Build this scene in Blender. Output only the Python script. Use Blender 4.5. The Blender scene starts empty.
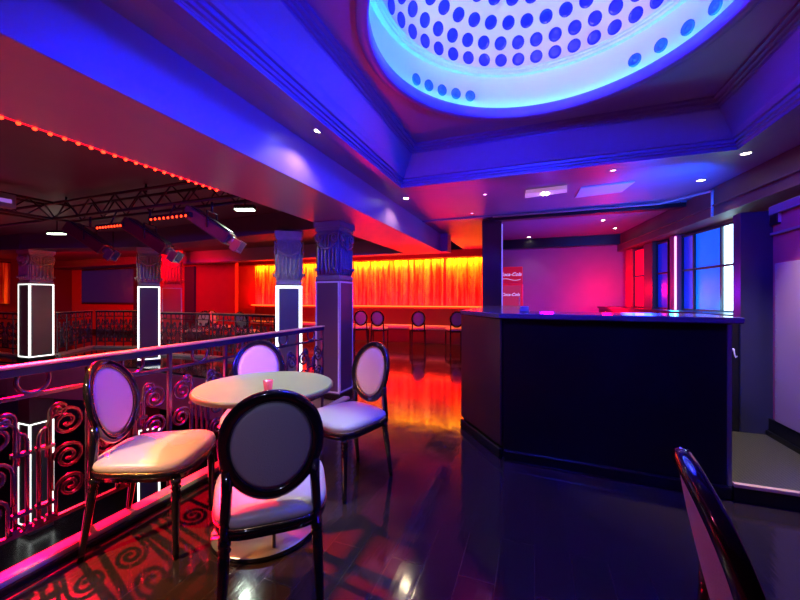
import bpy, bmesh, math, random
from math import sin, cos, pi, radians as R, sqrt
from mathutils import Vector, Matrix
random.seed(7)
C = bpy.context.scene
COL = C.collection

# ------------------------------------------------------------------ camera, world, exposure
TH = R(20.5); F_PX = 360.0; CAM_H = 1.2; HZ = 298.0
cd = bpy.data.cameras.new('camera'); cam = bpy.data.objects.new('camera', cd); COL.objects.link(cam)
cam.location = (0, 0, CAM_H); cam.rotation_euler = (R(90), 0, TH)
cd.sensor_width = 36; cd.lens = 36*F_PX/800; cd.shift_y = -(300-HZ)/800; cd.clip_start = .02
C.camera = cam
w = bpy.data.worlds.new('night'); C.world = w; w.use_nodes = True
w.node_tree.nodes['Background'].inputs[0].default_value = (.10, .015, .12, 1)
w.node_tree.nodes['Background'].inputs[1].default_value = .035
C.view_settings.view_transform = 'Standard'; C.view_settings.look = 'None'
C.view_settings.exposure = 0.0; C.view_settings.gamma = 1; C.view_settings.use_curve_mapping = False

def lamp(kind, name, loc, aim, col, power, size=.1, size_y=None, cone=60, blend=.4, parent=None, spread=None):
    l = bpy.data.lights.new(name, kind); l.color = col; l.energy = power
    if kind == 'AREA':
        l.size = size
        if size_y: l.shape = 'RECTANGLE'; l.size_y = size_y
        if spread: l.spread = R(spread)
    else:
        l.shadow_soft_size = size
        if kind == 'SPOT': l.spot_size = R(cone); l.spot_blend = blend
    o = bpy.data.objects.new(name, l); COL.objects.link(o); o.location = loc
    if aim is not None:
        d = Vector(aim) - Vector(loc)
        o.rotation_euler = d.to_track_quat('-Z', 'Y').to_euler()
    if parent: o.parent = parent
    return o
BLUE = (.0, .012, 1); RED = (1, .0, .018); MAG = (1, .02, .25); CYAN = (.05, .75, 1); WARM = (1, .78, .5)
# added blue and violet fills without fixtures: in the dome and round the room
lamp('POINT', 'dome_fill_light', (.05, 1.75, 3.02), None, (.0, .006, 1), 240, .15)
lamp('SPOT', 'dome_wash_light', (.05, 2.0, 3.13), (.08, 2.4, 3.8), (.75, .42, 1), 42, .12, cone=160, blend=.5)
lamp('SPOT', 'blue_fill_light', (1.35, .3, 1.95), (-1.8, 2.9, 2.3), BLUE, 420, .08, cone=66, blend=.7)
lamp('SPOT', 'blue_crown_light', (.9, .5, 2.0), (-1.4, 2.9, 2.75), BLUE, 260, .08, cone=66, blend=.8)
lamp('SPOT', 'blue_far_light', (1.5, 3.95, 2.0), (1.0, 5.4, 2.47), (.0, .08, 1), 170, .08, cone=110, blend=.8)
lamp('SPOT', 'violet_far_light', (-.5, 3.8, 1.7), (-.9, 4.7, 2.47), (.38, .0, .6), 32, .1, cone=100, blend=.8)
# red floods from dance floor and truss, mixed with added chair and room fills
lamp('SPOT', 'red_floor_light', (-4.4, 1.9, 2.05), (-1.72, .95, 0), RED, 6500, .025, cone=34, blend=.5)
lamp('SPOT', 'chair_fill_light', (-.1, -1.0, 2.35), (-.85, 1.05, .65), (.55, .60, 1), 48, .06, cone=26, blend=.8)  # added cool fill behind the camera for the near chair back, no fixture
lamp('SPOT', 'pink_chair_light', (-1.7, -.2, 1.7), (.70, .55, .75), (1, .12, .32), 22, .05, cone=30, blend=.8)  # added pink fill for the chair at the lower right
lamp('SPOT', 'vestibule_fill_light', (.3, 2.0, 2.35), (1.79, 3.0, 1.4), (1, .04, .25), 22, .08, cone=60, blend=.9)  # added magenta fill on the vestibule wall, no lamp stands there
lamp('SPOT', 'red_soffit_light', (-3.6, .9, .2), (-2.1, 2.2, 2.12), (1,.03,.16), 50, .12, cone=95, blend=.9)
lamp('SPOT', 'red_beam_light', (-3.0, 6.3, .5), (-2.1, 4.9, 2.12), (1,.0,.06), 130, .1, cone=62, blend=.9)
lamp('AREA', 'red_atrium_light', (-6.5, 1.5, -1.6), (-6.5, 1.5, 3), (1, .01, .16), 60, 3, 3)
lamp('AREA', 'red_back_light', (-10.5, 5.6, 2.2), (-11.0, 8.0, 1.0), RED, 110, 5, .3)
lamp('AREA', 'red_lobby_light', (-4.8, 7.6, 2.3), (-4.8, 8.6, .3), RED, 160, 5, .3)
lamp('AREA', 'red_up_light', (-2.2, 8.3, 1.25), (-2.0, 8.3, 3), (1,.0,.04), 22, 2, .4)  # added to redden the lobby ceiling, no fixture
lamp('SPOT', 'magenta_chair_light', (-1.0, -.8, 2.1), (-1.9, 1.6, .5), (1, .12, .26), 14, .05, cone=50, blend=.8)  # added on the camera side to brighten railing and chairs
lamp('SPOT', 'blue_chair_light', (-1.30, -.4, 2.0), (-1.74, 1.93, .74), (.04, .0, 1), 700, .05, cone=14, blend=.6)

# ------------------------------------------------------------------ materials
def mat(name, col=(.5,.5,.5), rough=.5, metal=0, emit=None, es=0, bump=0, bscale=30, var=0, vscale=4, coat=0, trans=0, spec=.5):
    m = bpy.data.materials.new(name); m.use_nodes = True; nt = m.node_tree; b = nt.nodes['Principled BSDF']
    b.inputs['Base Color'].default_value = (*col, 1); b.inputs['Roughness'].default_value = rough
    b.inputs['Metallic'].default_value = metal; b.inputs['Coat Weight'].default_value = coat
    b.inputs['Transmission Weight'].default_value = trans; b.inputs['Specular IOR Level'].default_value = spec
    if emit: b.inputs['Emission Color'].default_value = (*emit, 1); b.inputs['Emission Strength'].default_value = es
    tc = nt.nodes.new('ShaderNodeTexCoord')
    n = nt.nodes.new('ShaderNodeTexNoise'); n.inputs['Scale'].default_value = vscale; n.inputs['Detail'].default_value = 5
    nt.links.new(tc.outputs['Object'], n.inputs['Vector'])
    if var:
        mx = nt.nodes.new('ShaderNodeMix'); mx.data_type = 'RGBA'
        mx.inputs['A'].default_value = (*[c*(1-var) for c in col], 1); mx.inputs['B'].default_value = (*[min(1, c*(1+var)) for c in col], 1)
        nt.links.new(n.outputs['Fac'], mx.inputs['Factor']); nt.links.new(mx.outputs['Result'], b.inputs['Base Color'])
    if bump:
        n2 = nt.nodes.new('ShaderNodeTexNoise'); n2.inputs['Scale'].default_value = bscale; n2.inputs['Detail'].default_value = 3
        nt.links.new(tc.outputs['Object'], n2.inputs['Vector'])
        bp = nt.nodes.new('ShaderNodeBump'); bp.inputs['Strength'].default_value = bump; bp.inputs['Distance'].default_value = .01
        nt.links.new(n2.outputs['Fac'], bp.inputs['Height']); nt.links.new(bp.outputs['Normal'], b.inputs['Normal'])
    return m
M = {}
M['ceil'] = mat('ceiling paint', (.25,.17,.29), .42, var=.08, bump=.02)
M['beam'] = mat('satin beam paint', (.31,.19,.35), .36, var=.06, bump=.02)
M['dark_ceil'] = mat('dark ceiling paint', (.09,.055,.08), .5, var=.15)
M['crown'] = mat('moulding paint', (.20,.13,.28), .38)
M['wall'] = mat('wall paint', (.36,.18,.34), .55, var=.1, bump=.03)
M['red_wall'] = mat('red wall paint', (.55,.05,.06), .5, var=.12)
M['dark_red'] = mat('dark red paint', (.16,.02,.03), .5)
M['black'] = mat('black lacquered panel', (.006,.006,.010), .30, var=.3, bump=.03, bscale=8)
M['plum'] = mat('plum lacquered panel', (.045,.014,.028), .35, var=.3)
M['brown'] = mat('brown timber beam', (.16,.07,.06), .5, var=.3, vscale=3)
M['white'] = mat('white plaster', (.82,.80,.85), .55)
M['gloss'] = mat('black lacquer', (.008,.008,.01), .12, coat=.6)
M['leather_w'] = mat('white leather', (.58,.53,.52), .32, bump=.05, bscale=60, var=.04)
M['fabric'] = mat('grey back fabric', (.36,.36,.46), .7, bump=.25, bscale=220)
M['nail'] = mat('brass nail', (.6,.45,.2), .25, 1)
M['iron'] = mat('wrought iron', (.15,.12,.17), .26, .7, var=.2)
M['rail_top'] = mat('handrail brass', (.80,.50,.30), .35, .1)
M['rail_side'] = mat('handrail paint', (.02,.02,.06), .25, .1)
M['stone'] = mat('pale stone kerb', (.60,.47,.42), .4, var=.15, vscale=9)
M['steel'] = mat('steel', (.50,.53,.45), .34, .8, var=.1)
M['tabletop'] = mat('pale green laminate', (.24,.33,.16), .38, var=.07, vscale=14)
M['tableedge'] = mat('table edge', (.18,.10,.08), .3)
M['truss'] = mat('black truss', (.03,.028,.035), .4, .3)
M['led_red'] = mat('red led', (1,.1,.05), .4, emit=(1,.03,.006), es=7)
M['led_halo'] = mat('red led channel', (.7,.02,.03), .4, emit=(1,.0,.02), es=1.4)
M['led_white'] = mat('white led line', (1,1,1), .4, emit=(.9,.97,.9), es=2.2)
M['trim_white'] = mat('white edge line', (.62,.6,.66), .35)
M['lens'] = mat('lamp lens', (1,1,1), .3, emit=(1,.86,.66), es=28)
M['lens_cool'] = mat('cool lamp lens', (1,1,1), .3, emit=(.8,1,.75), es=9)
M['lens_pink'] = mat('pink lamp lens', (1,1,1), .3, emit=(1,.3,.75), es=9)
M['grey_panel'] = mat('grey column panel', (.13,.13,.12), .5, var=.2)
M['capital'] = mat('stone capital', (.42,.40,.32), .55, var=.2, vscale=12)
M['curtain'] = mat('pleated curtain', (.82,.46,.10), .7, var=.08)
M['disc'] = mat('blue glass disc', (.02,.03,.35), .25, emit=(.0,.01,1), es=.30)
M['disc_pale'] = mat('pale blue lamp glass', (.03,.10,.5), .25, emit=(.0,.08,1), es=.25)
M['cyan_led'] = mat('cyan cove led', (.5,1,1), .4, emit=(.05,.80,1), es=42)
M['pane_blue'] = mat('blue lit glass', (.05,.2,.8), .25, emit=(.0,.14,1), es=.7, var=.3, vscale=3)
M['pane_deep'] = mat('deep blue lit glass', (.03,.05,.6), .25, emit=(.0,.02,1), es=.30)
M['pane_red'] = mat('red lit glass', (.7,.02,.03), .25, emit=(1,.0,.03), es=.8)
M['tube'] = mat('white light tube', (1,1,1), .3, emit=(.55,.9,1), es=4.5)
M['tube_pink'] = mat('pink light tube', (1,1,1), .3, emit=(1,.3,.6), es=2.5)
M['frame'] = mat('dark window frame', (.03,.02,.04), .4)
M['door'] = mat('grey door leaf', (.40,.27,.33), .5, var=.06)
M['purple_wall'] = mat('plum wall paint', (.40,.05,.16), .6, var=.08)
M['screen'] = mat('projection screen', (.03,.03,.09), .3, emit=(.02,.02,.25), es=.12)
M['sofa'] = mat('dark red leather', (.18,.02,.02), .35)
M['cream'] = mat('cream leather', (.75,.62,.5), .4)
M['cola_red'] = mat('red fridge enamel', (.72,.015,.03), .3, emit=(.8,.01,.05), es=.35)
M['letter'] = mat('white lettering', (.9,.85,.9), .4, emit=(1,.8,.9), es=.4)
M['pinkglass'] = mat('pink candle glass', (.9,.25,.35), .12, trans=.6, emit=(1,.1,.2), es=.12)
M['grating'] = mat('metal grille', (.5,.45,.55), .4, .2)

def floor_mat():
    m = mat('black lacquered floor', (.02,.014,.014), .12, spec=.6); nt = m.node_tree; b = nt.nodes['Principled BSDF']
    tc = nt.nodes.new('ShaderNodeTexCoord'); mp = nt.nodes.new('ShaderNodeMapping'); nt.links.new(tc.outputs['Object'], mp.inputs[0])
    mp.inputs['Rotation'].default_value = (0,0,R(90))
    br = nt.nodes.new('ShaderNodeTexBrick'); nt.links.new(mp.outputs[0], br.inputs[0])
    br.inputs['Color1'].default_value = (.034,.022,.020,1); br.inputs['Color2'].default_value = (.024,.016,.015,1); br.inputs['Mortar'].default_value = (.040,.029,.027,1)
    br.inputs['Scale'].default_value = 1; br.inputs['Mortar Size'].default_value = .0022; br.inputs['Brick Width'].default_value = .62; br.inputs['Row Height'].default_value = .155
    nt.links.new(br.outputs['Color'], b.inputs['Base Color'])
    # scratches and dust
    n = nt.nodes.new('ShaderNodeTexNoise'); n.inputs['Scale'].default_value = 5; n.inputs['Detail'].default_value = 8; n.inputs['Roughness'].default_value = .7
    nt.links.new(tc.outputs['Object'], n.inputs['Vector'])
    mr = nt.nodes.new('ShaderNodeMapRange'); mr.inputs[1].default_value = .35; mr.inputs[2].default_value = .7; mr.inputs[3].default_value = .05; mr.inputs[4].default_value = .17
    nt.links.new(n.outputs['Fac'], mr.inputs[0]); nt.links.new(mr.outputs[0], b.inputs['Roughness'])
    n2 = nt.nodes.new('ShaderNodeTexNoise'); n2.inputs['Scale'].default_value = 9; n2.inputs['Detail'].default_value = 2
    mp2 = nt.nodes.new('ShaderNodeMapping'); mp2.inputs['Scale'].default_value = (3,.6,1); nt.links.new(tc.outputs['Object'], mp2.inputs[0]); nt.links.new(mp2.outputs[0], n2.inputs['Vector'])
    add = nt.nodes.new('ShaderNodeMath'); add.operation = 'MULTIPLY_ADD'; add.inputs[1].default_value = -.25
    nt.links.new(br.outputs['Fac'], add.inputs[0]); nt.links.new(n2.outputs['Fac'], add.inputs[2])
    bp = nt.nodes.new('ShaderNodeBump'); bp.inputs['Strength'].default_value = .06; bp.inputs['Distance'].default_value = .01
    nt.links.new(add.outputs[0], bp.inputs['Height']); nt.links.new(bp.outputs['Normal'], b.inputs['Normal'])
    return m
M['floor'] = floor_mat()
def curtain_mat():  # pleat shading painted as vertical streaks, like darker and brighter yarns
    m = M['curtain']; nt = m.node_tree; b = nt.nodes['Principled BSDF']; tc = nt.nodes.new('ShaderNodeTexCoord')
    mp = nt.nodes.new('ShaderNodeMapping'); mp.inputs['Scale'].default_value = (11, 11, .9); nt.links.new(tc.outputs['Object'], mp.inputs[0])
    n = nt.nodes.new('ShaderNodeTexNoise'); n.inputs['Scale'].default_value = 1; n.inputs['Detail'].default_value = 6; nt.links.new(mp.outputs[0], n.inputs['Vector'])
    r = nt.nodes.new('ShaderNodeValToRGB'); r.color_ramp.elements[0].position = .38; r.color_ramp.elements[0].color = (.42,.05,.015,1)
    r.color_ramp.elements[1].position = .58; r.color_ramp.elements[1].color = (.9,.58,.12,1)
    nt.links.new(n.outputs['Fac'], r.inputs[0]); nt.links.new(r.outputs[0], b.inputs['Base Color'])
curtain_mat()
def tread_mat():
    m = mat('rubber tread plate', (.06,.055,.05), .35); nt = m.node_tree; b = nt.nodes['Principled BSDF']
    tc = nt.nodes.new('ShaderNodeTexCoord'); mp = nt.nodes.new('ShaderNodeMapping'); nt.links.new(tc.outputs['Object'], mp.inputs[0])
    mp.inputs['Rotation'].default_value = (0,0,R(45))
    ch = nt.nodes.new('ShaderNodeTexChecker'); ch.inputs['Scale'].default_value = 70; nt.links.new(mp.outputs[0], ch.inputs[0])
    ch.inputs['Color1'].default_value = (.11,.10,.085,1); ch.inputs['Color2'].default_value = (.03,.03,.03,1)
    nt.links.new(ch.outputs['Color'], b.inputs['Base Color'])
    bp = nt.nodes.new('ShaderNodeBump'); bp.inputs['Strength'].default_value = .5; bp.inputs['Distance'].default_value = .005
    nt.links.new(ch.outputs['Fac'], bp.inputs['Height']); nt.links.new(bp.outputs['Normal'], b.inputs['Normal'])
    return m
M['tread'] = tread_mat()

# ------------------------------------------------------------------ mesh helpers
def box(bm, x0, x1, y0, y1, z0, z1, mi=0):
    vs = [bm.verts.new((x, y, z)) for z in (z0, z1) for y in (y0, y1) for x in (x0, x1)]
    for f in ((0,2,3,1),(4,5,7,6),(0,1,5,4),(2,6,7,3),(0,4,6,2),(1,3,7,5)):
        fc = bm.faces.new([vs[i] for i in f]); fc.material_index = mi
    return vs
def prism(bm, pts, z0, z1, mi=0):
    a = [bm.verts.new((x, y, z0)) for x, y in pts]; b = [bm.verts.new((x, y, z1)) for x, y in pts]; n = len(pts)
    fs = [bm.faces.new(a[::-1]), bm.faces.new(b)] + [bm.faces.new((a[i], a[(i+1)%n], b[(i+1)%n], b[i])) for i in range(n)]
    for f in fs: f.material_index = mi
def loft(bm, rings, cap0=True, cap1=True, closed=True, smooth=True, mi=0):
    vr = [[bm.verts.new(p) for p in r] for r in rings]; n = len(vr[0])
    for a, b in zip(vr, vr[1:]):
        for i in range(n if closed else n-1):
            f = bm.faces.new((a[i], a[(i+1)%n], b[(i+1)%n], b[i])); f.smooth = smooth; f.material_index = mi
    if cap0: f = bm.faces.new(vr[0][::-1]); f.material_index = mi
    if cap1: f = bm.faces.new(vr[-1]); f.material_index = mi
    return vr
def lathe(bm, prof, seg=24, c=(0,0,0), cap0=True, cap1=True, mi=0, smooth=True):
    loft(bm, [[(c[0]+r*cos(2*pi*i/seg), c[1]+r*sin(2*pi*i/seg), c[2]+z) for i in range(seg)] for r, z in prof], cap0, cap1, True, smooth, mi)
def tube(bm, pts, r, seg=8, closed=False, mi=0, rf=None):
    pts = [Vector(p) for p in pts]; n = len(pts); rings = []; N = None
    for i, p in enumerate(pts):
        if closed: t = pts[(i+1)%n] - pts[i-1]
        else: t = pts[min(i+1, n-1)] - pts[max(i-1, 0)]
        t.normalize()
        if N is None:
            N = t.orthogonal().normalized()
            if abs(t.z) < .9: N = (Vector((0,0,1)) - t*t.z).normalized()
        else:
            N = (N - t*N.dot(t)).normalized()
        B = t.cross(N); rr = rf(i/(n-1)) if rf else r
        rings.append([p + (N*cos(2*pi*k/seg) + B*sin(2*pi*k/seg))*rr for k in range(seg)])
    if closed: rings.append(rings[0])
    loft(bm, rings, not closed, not closed, mi=mi)
def obj(name, bm, m, parent=None, loc=None, bevel=0, bseg=2, weld=False):
    if weld: bmesh.ops.remove_doubles(bm, verts=bm.verts, dist=1e-5)
    bmesh.ops.recalc_face_normals(bm, faces=bm.faces)
    if bevel:
        es = [e for e in bm.edges if len(e.link_faces) == 2 and e.calc_face_angle(0) > .5]
        bmesh.ops.bevel(bm, geom=es, offset=bevel, segments=bseg, affect='EDGES', profile=.5)
    me = bpy.data.meshes.new(name); bm.to_mesh(me); bm.free()
    for mm in (m if isinstance(m, (list, tuple)) else [m]): me.materials.append(mm)
    o = bpy.data.objects.new(name, me); COL.objects.link(o)
    if parent: o.parent = parent
    if loc: o.location = loc
    return o
def nb(): return bmesh.new()
def bx(name, m, x0, x1, y0, y1, z0, z1, parent=None, bevel=0):
    b = nb(); box(b, x0, x1, y0, y1, z0, z1); return obj(name, b, m, parent, bevel=bevel)
def struct(o): o['kind'] = 'structure'; return o
def tag(o, label, cat, group=None):
    o['label'] = label; o['category'] = cat
    if group: o['group'] = group
    return o
def thing(name, label, cat, loc=(0,0,0), rz=0, group=None):
    o = bpy.data.objects.new(name, None); COL.objects.link(o); o.empty_display_size = .1
    o.location = loc; o.rotation_euler = (0,0,rz); return tag(o, label, cat, group)
def copy_tree(o, parent=None):
    c = o.copy(); COL.objects.link(c); c.parent = parent
    for ch in list(o.children): copy_tree(ch, c)
    return c
def dup(o, label, loc, rz=0, group=None):
    c = copy_tree(o); c.location = loc; c.rotation_euler = (0,0,rz); c['label'] = label
    if group: c['group'] = group
    return c
def room(lat, D): return (lat*cos(TH) - D*sin(TH), lat*sin(TH) + D*cos(TH))
def atD(px, D): return room((px-400)/F_PX*D, D)
def atZ(px, py, z): D = F_PX*(CAM_H-z)/(py-HZ); return atD(px, D)
def seg_box(bm, p, q, w, z0, z1, mi=0):
    a, b = Vector((p[0], p[1])), Vector((q[0], q[1])); d = (b-a).normalized(); n = Vector((-d.y, d.x))*w/2
    prism(bm, [tuple(a-n), tuple(b-n), tuple(b+n), tuple(a+n)], z0, z1, mi)

ZC = 2.47; ZB = 2.12; ZT = 2.825
BX = -1.74; SX = -2.52          # beam face and atrium edge of its soffit
CX0, CX1, CY0, CY1 = -1.42, 1.60, .82, 3.84
# ------------------------------------------------------------------ floors
b = nb(); prism(b, [(-2.16,-3),(4,-3),(4,10),(-16,10),(-16,3.2),(-9.2,3.75),(-6.5,4.25),(-3.3,4.0),(-2.16,3.75)], -.03, 0)
struct(obj('floor', b, M['floor']))
b = nb()
edge = [(-2.17,-3),(-2.17,3.76),(-3.3,4.01),(-6.5,4.26),(-9.2,3.76),(-16,3.21)]
for p, q in zip(edge, edge[1:]): seg_box(b, p, q, .08, -.62, -.031)
struct(obj('trim_1', b, mat('fascia paint', (.16,.17,.22), .5, var=.3)))
b = nb(); box(b, -16, 4, -3, 11, -3.4, -3.3); struct(obj('floor_lower', b, mat('lower floor', (.05,.03,.035), .25, var=.3)))
b = nb(); box(b, -16, -2, 9.9, 10, -3.3, -.04); struct(obj('wall_lower', b, M['dark_red']))
# kerb of the gallery
b = nb(); box(b, -2.105, -2.02, -1.2, 3.74, .001, .05); struct(obj('trim_2', b, M['stone'], bevel=.012))
b = nb(); box(b, -2.019, -2.0, -1.2, 3.72, .001, .028); struct(obj('trim_3', b, M['black'], bevel=.006))
# ------------------------------------------------------------------ ceiling, beam and coffer
b = nb()
box(b, BX, CX0, -3, 10, ZC, ZC+.1); box(b, CX1, 3.5, -3, 10, ZC, ZC+.1)
box(b, CX0, CX1, -3, CY0, ZC, ZC+.1); box(b, CX0, CX1, CY1, 10, ZC, ZC+.1)
struct(obj('ceiling', b, M['ceil']))
b = nb()
bc = Matrix.Identity(4)
box(b, SX, BX, -3, 6.95, ZB, ZC+.1)
struct(obj('trim_4', b, M['beam'], bevel=.004))
struct(bx('trim_5', M['beam'], -9.5, BX+.14, 6.951, 7.25, ZB, ZC+.1))
# crown moulding swept round the coffer
prof = [(-.10,.0),(-.10,-.018),(-.004,-.018),(-.004,.012),(.016,.014),(.016,.034),(.032,.036),(.032,.066),(.05,.068),(.062,.09)]
for k in range(7):
    t = k/6; prof.append((.07+.12*t, .10+.155*sin(t*pi/2)**1.1 if False else .10+.165*t**.85))
prof += [(.19,.285),(.205,.287),(.205,.308),(.225,.31),(.225,.332),(.25,.336),(.25,.356)]
b = nb(); rings = []
for x, z in prof: rings.append([(CX0+x, CY0+x, ZC+z), (CX1-x, CY0+x, ZC+z), (CX1-x, CY1-x, ZC+z), (CX0+x, CY1-x, ZC+z)])
loft(b, rings, False, False, smooth=False)
struct(obj('trim_6', b, M['crown']))
DC = (.05, 2.31); DR = 1.07
b = nb(); n = 96; ins = []; out = []
hx, hy = (CX1-CX0)/2-.24, (CY1-CY0)/2-.24; mx, my = (CX0+CX1)/2, (CY0+CY1)/2
for z in (ZT, ZT+.06):
    ins.append([b.verts.new((DC[0]+DR*cos(2*pi*i/n), DC[1]+DR*sin(2*pi*i/n), z)) for i in range(n)])
    o = []
    for i in range(n):
        a = 2*pi*i/n; s = 1/max(abs(cos(a)), abs(sin(a))); o.append(b.verts.new((mx+hx*s*cos(a), my+hy*s*sin(a), z)))
    out.append(o)
for i in range(n):
    j = (i+1)%n
    b.faces.new((ins[0][i], ins[0][j], out[0][j], out[0][i])); b.faces.new((ins[0][i], ins[1][i], ins[1][j], ins[0][j]))
struct(obj('ceiling_coffer', b, M['ceil']))

# the dome: drum, ledge, perforated shell, discs
dome = thing('dome', 'round ceiling dome with rows of blue discs and cyan lit drum', 'dome', (DC[0], DC[1], ZT))
def ring_mesh(b, prof, seg=128, mi=0, smooth=True):
    loft(b, [[(r*cos(2*pi*i/seg), r*sin(2*pi*i/seg), z) for i in range(seg)] for r, z in prof], False, False, mi=mi, smooth=smooth)
b = nb(); ring_mesh(b, [(DR+.045, -.001),(DR+.045,-.022),(DR+.035,-.03),(DR-.02,-.03),(DR-.03,-.022),(DR-.03,.058),(DR-.02,.062),(DR-.02,.03),(DR+.03,.028)]); obj('lip_ring', b, M['crown'], dome)
b = nb(); ring_mesh(b, [(DR+.03,.03),(DR+.06,.06),(DR+.02,.36)]); obj('drum', b, M['white'], dome)
b = nb(); ring_mesh(b, [(DR+.02,.36),(DR-.02,.358),(DR-.02,.378),(DR-.035,.38),(DR-.035,.395),(DR-.05,.397)], smooth=False); obj('ledge', b, M['white'], dome)
def shell(a):                      # a 0 (rim) .. 1 (crown)
    th = a*pi/2; return (DR-.05)*cos(th), .397+.56*sin(th)
b = nb(); ring_mesh(b, [shell(k/24) for k in range(24)] + [(.001, .957)]); obj('shell', b, M['white'], dome)
b = nb(); tube(b, [((DR+.004)*cos(2*pi*i/96), (DR+.004)*sin(2*pi*i/96), .045) for i in range(96)], .007, 6, closed=True); obj('light_strip', b, M['cyan_led'], dome)
def disc_mesh(r):
    b = nb(); lathe(b, [(r,-.012),(r,.006),(r*.93,.010),(r*.88,.004),(r*.5,.006),(.001,.007)], 20); me_o = obj('disc', b, M['disc'], dome); return me_o
disc0 = disc_mesh(.051); used = False
def put_disc(proto, p, nrm, first):
    o = proto if first else proto.copy()
    if not first: COL.objects.link(o); o.parent = dome
    o.location = p; o.rotation_euler = Vector(nrm).to_track_quat('Z', 'Y').to_euler(); return o
rows = []; arc = .085; a = 0
spots = []
for k in range(8):
    th = (.11 + k*.215)
    if th > 1.45: break
    r, z = (DR-.05)*cos(th), .397+.56*sin(th); cnt = max(6, int(round(2*pi*r/.148)))
    for i in range(cnt):
        ph = 2*pi*(i + .5*(k%2))/cnt
        nx = Vector((-cos(th)*.56*cos(ph), -cos(th)*.56*sin(ph), -sin(th)*(DR-.05))).normalized()
        spots.append(((r*cos(ph), r*sin(ph), z), nx))
def seen(p):
    X, Y, Z = p[0]+DC[0], p[1]+DC[1], p[2]+ZT
    D = -X*sin(TH)+Y*cos(TH); lat = X*cos(TH)+Y*sin(TH)
    if D < .3: return 0
    px, py = 400+F_PX*lat/D, HZ-F_PX*(Z-CAM_H)/D
    return D if (-20 < px < 820 and -20 < py < 130) else 0
vis = [s for s in spots if seen(s[0])]; hid = [s for s in spots if not seen(s[0])]
vis.sort(key=lambda s: seen(s[0])); first = True
for p, nx in vis[:100]: put_disc(disc0, p, nx, first); first = False
b = nb()
for p, nx in vis[100:] + hid:
    q = nx.to_track_quat('Z', 'Y').to_matrix().to_4x4(); q.translation = Vector(p)
    s = nb(); lathe(s, [(.051,-.012),(.051,.006),(.045,.008),(.001,.007)], 14); s.transform(q)
    me = bpy.data.meshes.new('t'); s.to_mesh(me); s.free(); b.from_mesh(me); bpy.data.meshes.remove(me)
o = obj('disc', b, M['disc'], dome); o['kind'] = 'stuff'
# lamps round the drum
b = nb(); lathe(b, [(.046,-.01),(.046,.008),(.037,.014),(.026,.006),(.012,.006),(.010,.013),(.001,.014)], 20); dl = obj('drum_lamp', b, M['disc_pale'], dome); first = True
for a0, cnt, st in ((151, 5, 7.2), (16, 5, 9.3)):
    for i in range(cnt):
        ph = R(a0 - i*st if a0 > 90 else a0 + i*st); zz = .19; rr = DR+.043
        put_disc(dl, (rr*cos(ph), rr*sin(ph), zz), (-cos(ph), -sin(ph), -.1), first); first = False

# ------------------------------------------------------------------ atrium ceiling and far hall
b = nb(); box(b, -16, SX, -3, 10, 2.42, 2.5); struct(obj('ceiling_atrium', b, M['dark_ceil']))
colp = {}
def cc(px, D): return atD(px, D)
c1, c2, c3 = cc(33, 7.0), cc(149, 6.75), cc(289, 5.15)
b = nb(); seg_box(b, (-16,3.9), (c1[0],c1[1]+.05), .5, 2.13, 2.419); seg_box(b, (c1[0],c1[1]+.05), (c2[0],c2[1]+.05), .5, 2.13, 2.418); seg_box(b, (c2[0],c2[1]+.05), (SX-.01,4.35), .5, 2.13, 2.417)
struct(obj('trim_7', b, mat('dark blue beam', (.08,.07,.13), .45)))
b = nb(); box(b, -15.5, -7.9, 7.2, 8.0, 2.2, 2.419); struct(obj('trim_8', b, M['dark_ceil']))
struct(bx('wall_back', M['red_wall'], -15.6, -8.03, 8.0, 8.12, 0, 2.42))
struct(bx('wall_left', M['dark_red'], -15.7, -15.6, 2, 8.1, 0, 2.42))
struct(bx('wall_fire', M['red_wall'], -10.0, -.6, 9.64, 9.74, 0, 2.5))
struct(bx('wall_lobby', M['dark_red'], -10.1, -10.0, 8.12, 9.74, 0, 2.42))
struct(bx('trim_9', M['dark_red'], -10.0, -.8, 9.36, 9.639, 2.275, 2.469))
struct(bx('baseboard_back', M['black'], -15.6, -8.03, 7.98, 7.999, .001, .12))
# partition between lobby and bar, bar back wall
struct(bx('wall_partition', M['plum'], -.79, -.68, 6.02, 9.6, 0, ZC-.001))
struct(bx('wall_bar', M['wall'], -.68, 3.2, 8.4, 8.5, 0, ZC-.001))
struct(bx('trim_10', M['black'], -.679, 1.75, 8.2, 8.399, 2.27, ZC-.001))
struct(bx('trim_11', M['black'], -.67, 3.0, 5.72, 5.86, ZC-.075, ZC-.001))
struct(bx('trim_12', M['ceil'], -1.73, 1.85, 5.68, 5.719, ZC-.02, ZC-.001))
# right timber beam (skew) and wall behind it
b = nb(); fb = [(2.40,.8),(2.05,3.95),(1.60,8.05),(1.57,8.398)]; prism(b, fb + [(2.3,8.398),(2.9,5),(3.3,.8)], 2.14, ZC-.002)
struct(obj('trim_13', b, M['brown'], bevel=.006))
b = nb(); fb2 = [(2.36,.8),(2.02,3.95),(1.57,8.05)]; prism(b, fb2 + [(1.62,8.05),(2.07,3.95),(2.41,.8)], 2.245, 2.262)
struct(obj('trim_14', b, M['brown']))

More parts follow.
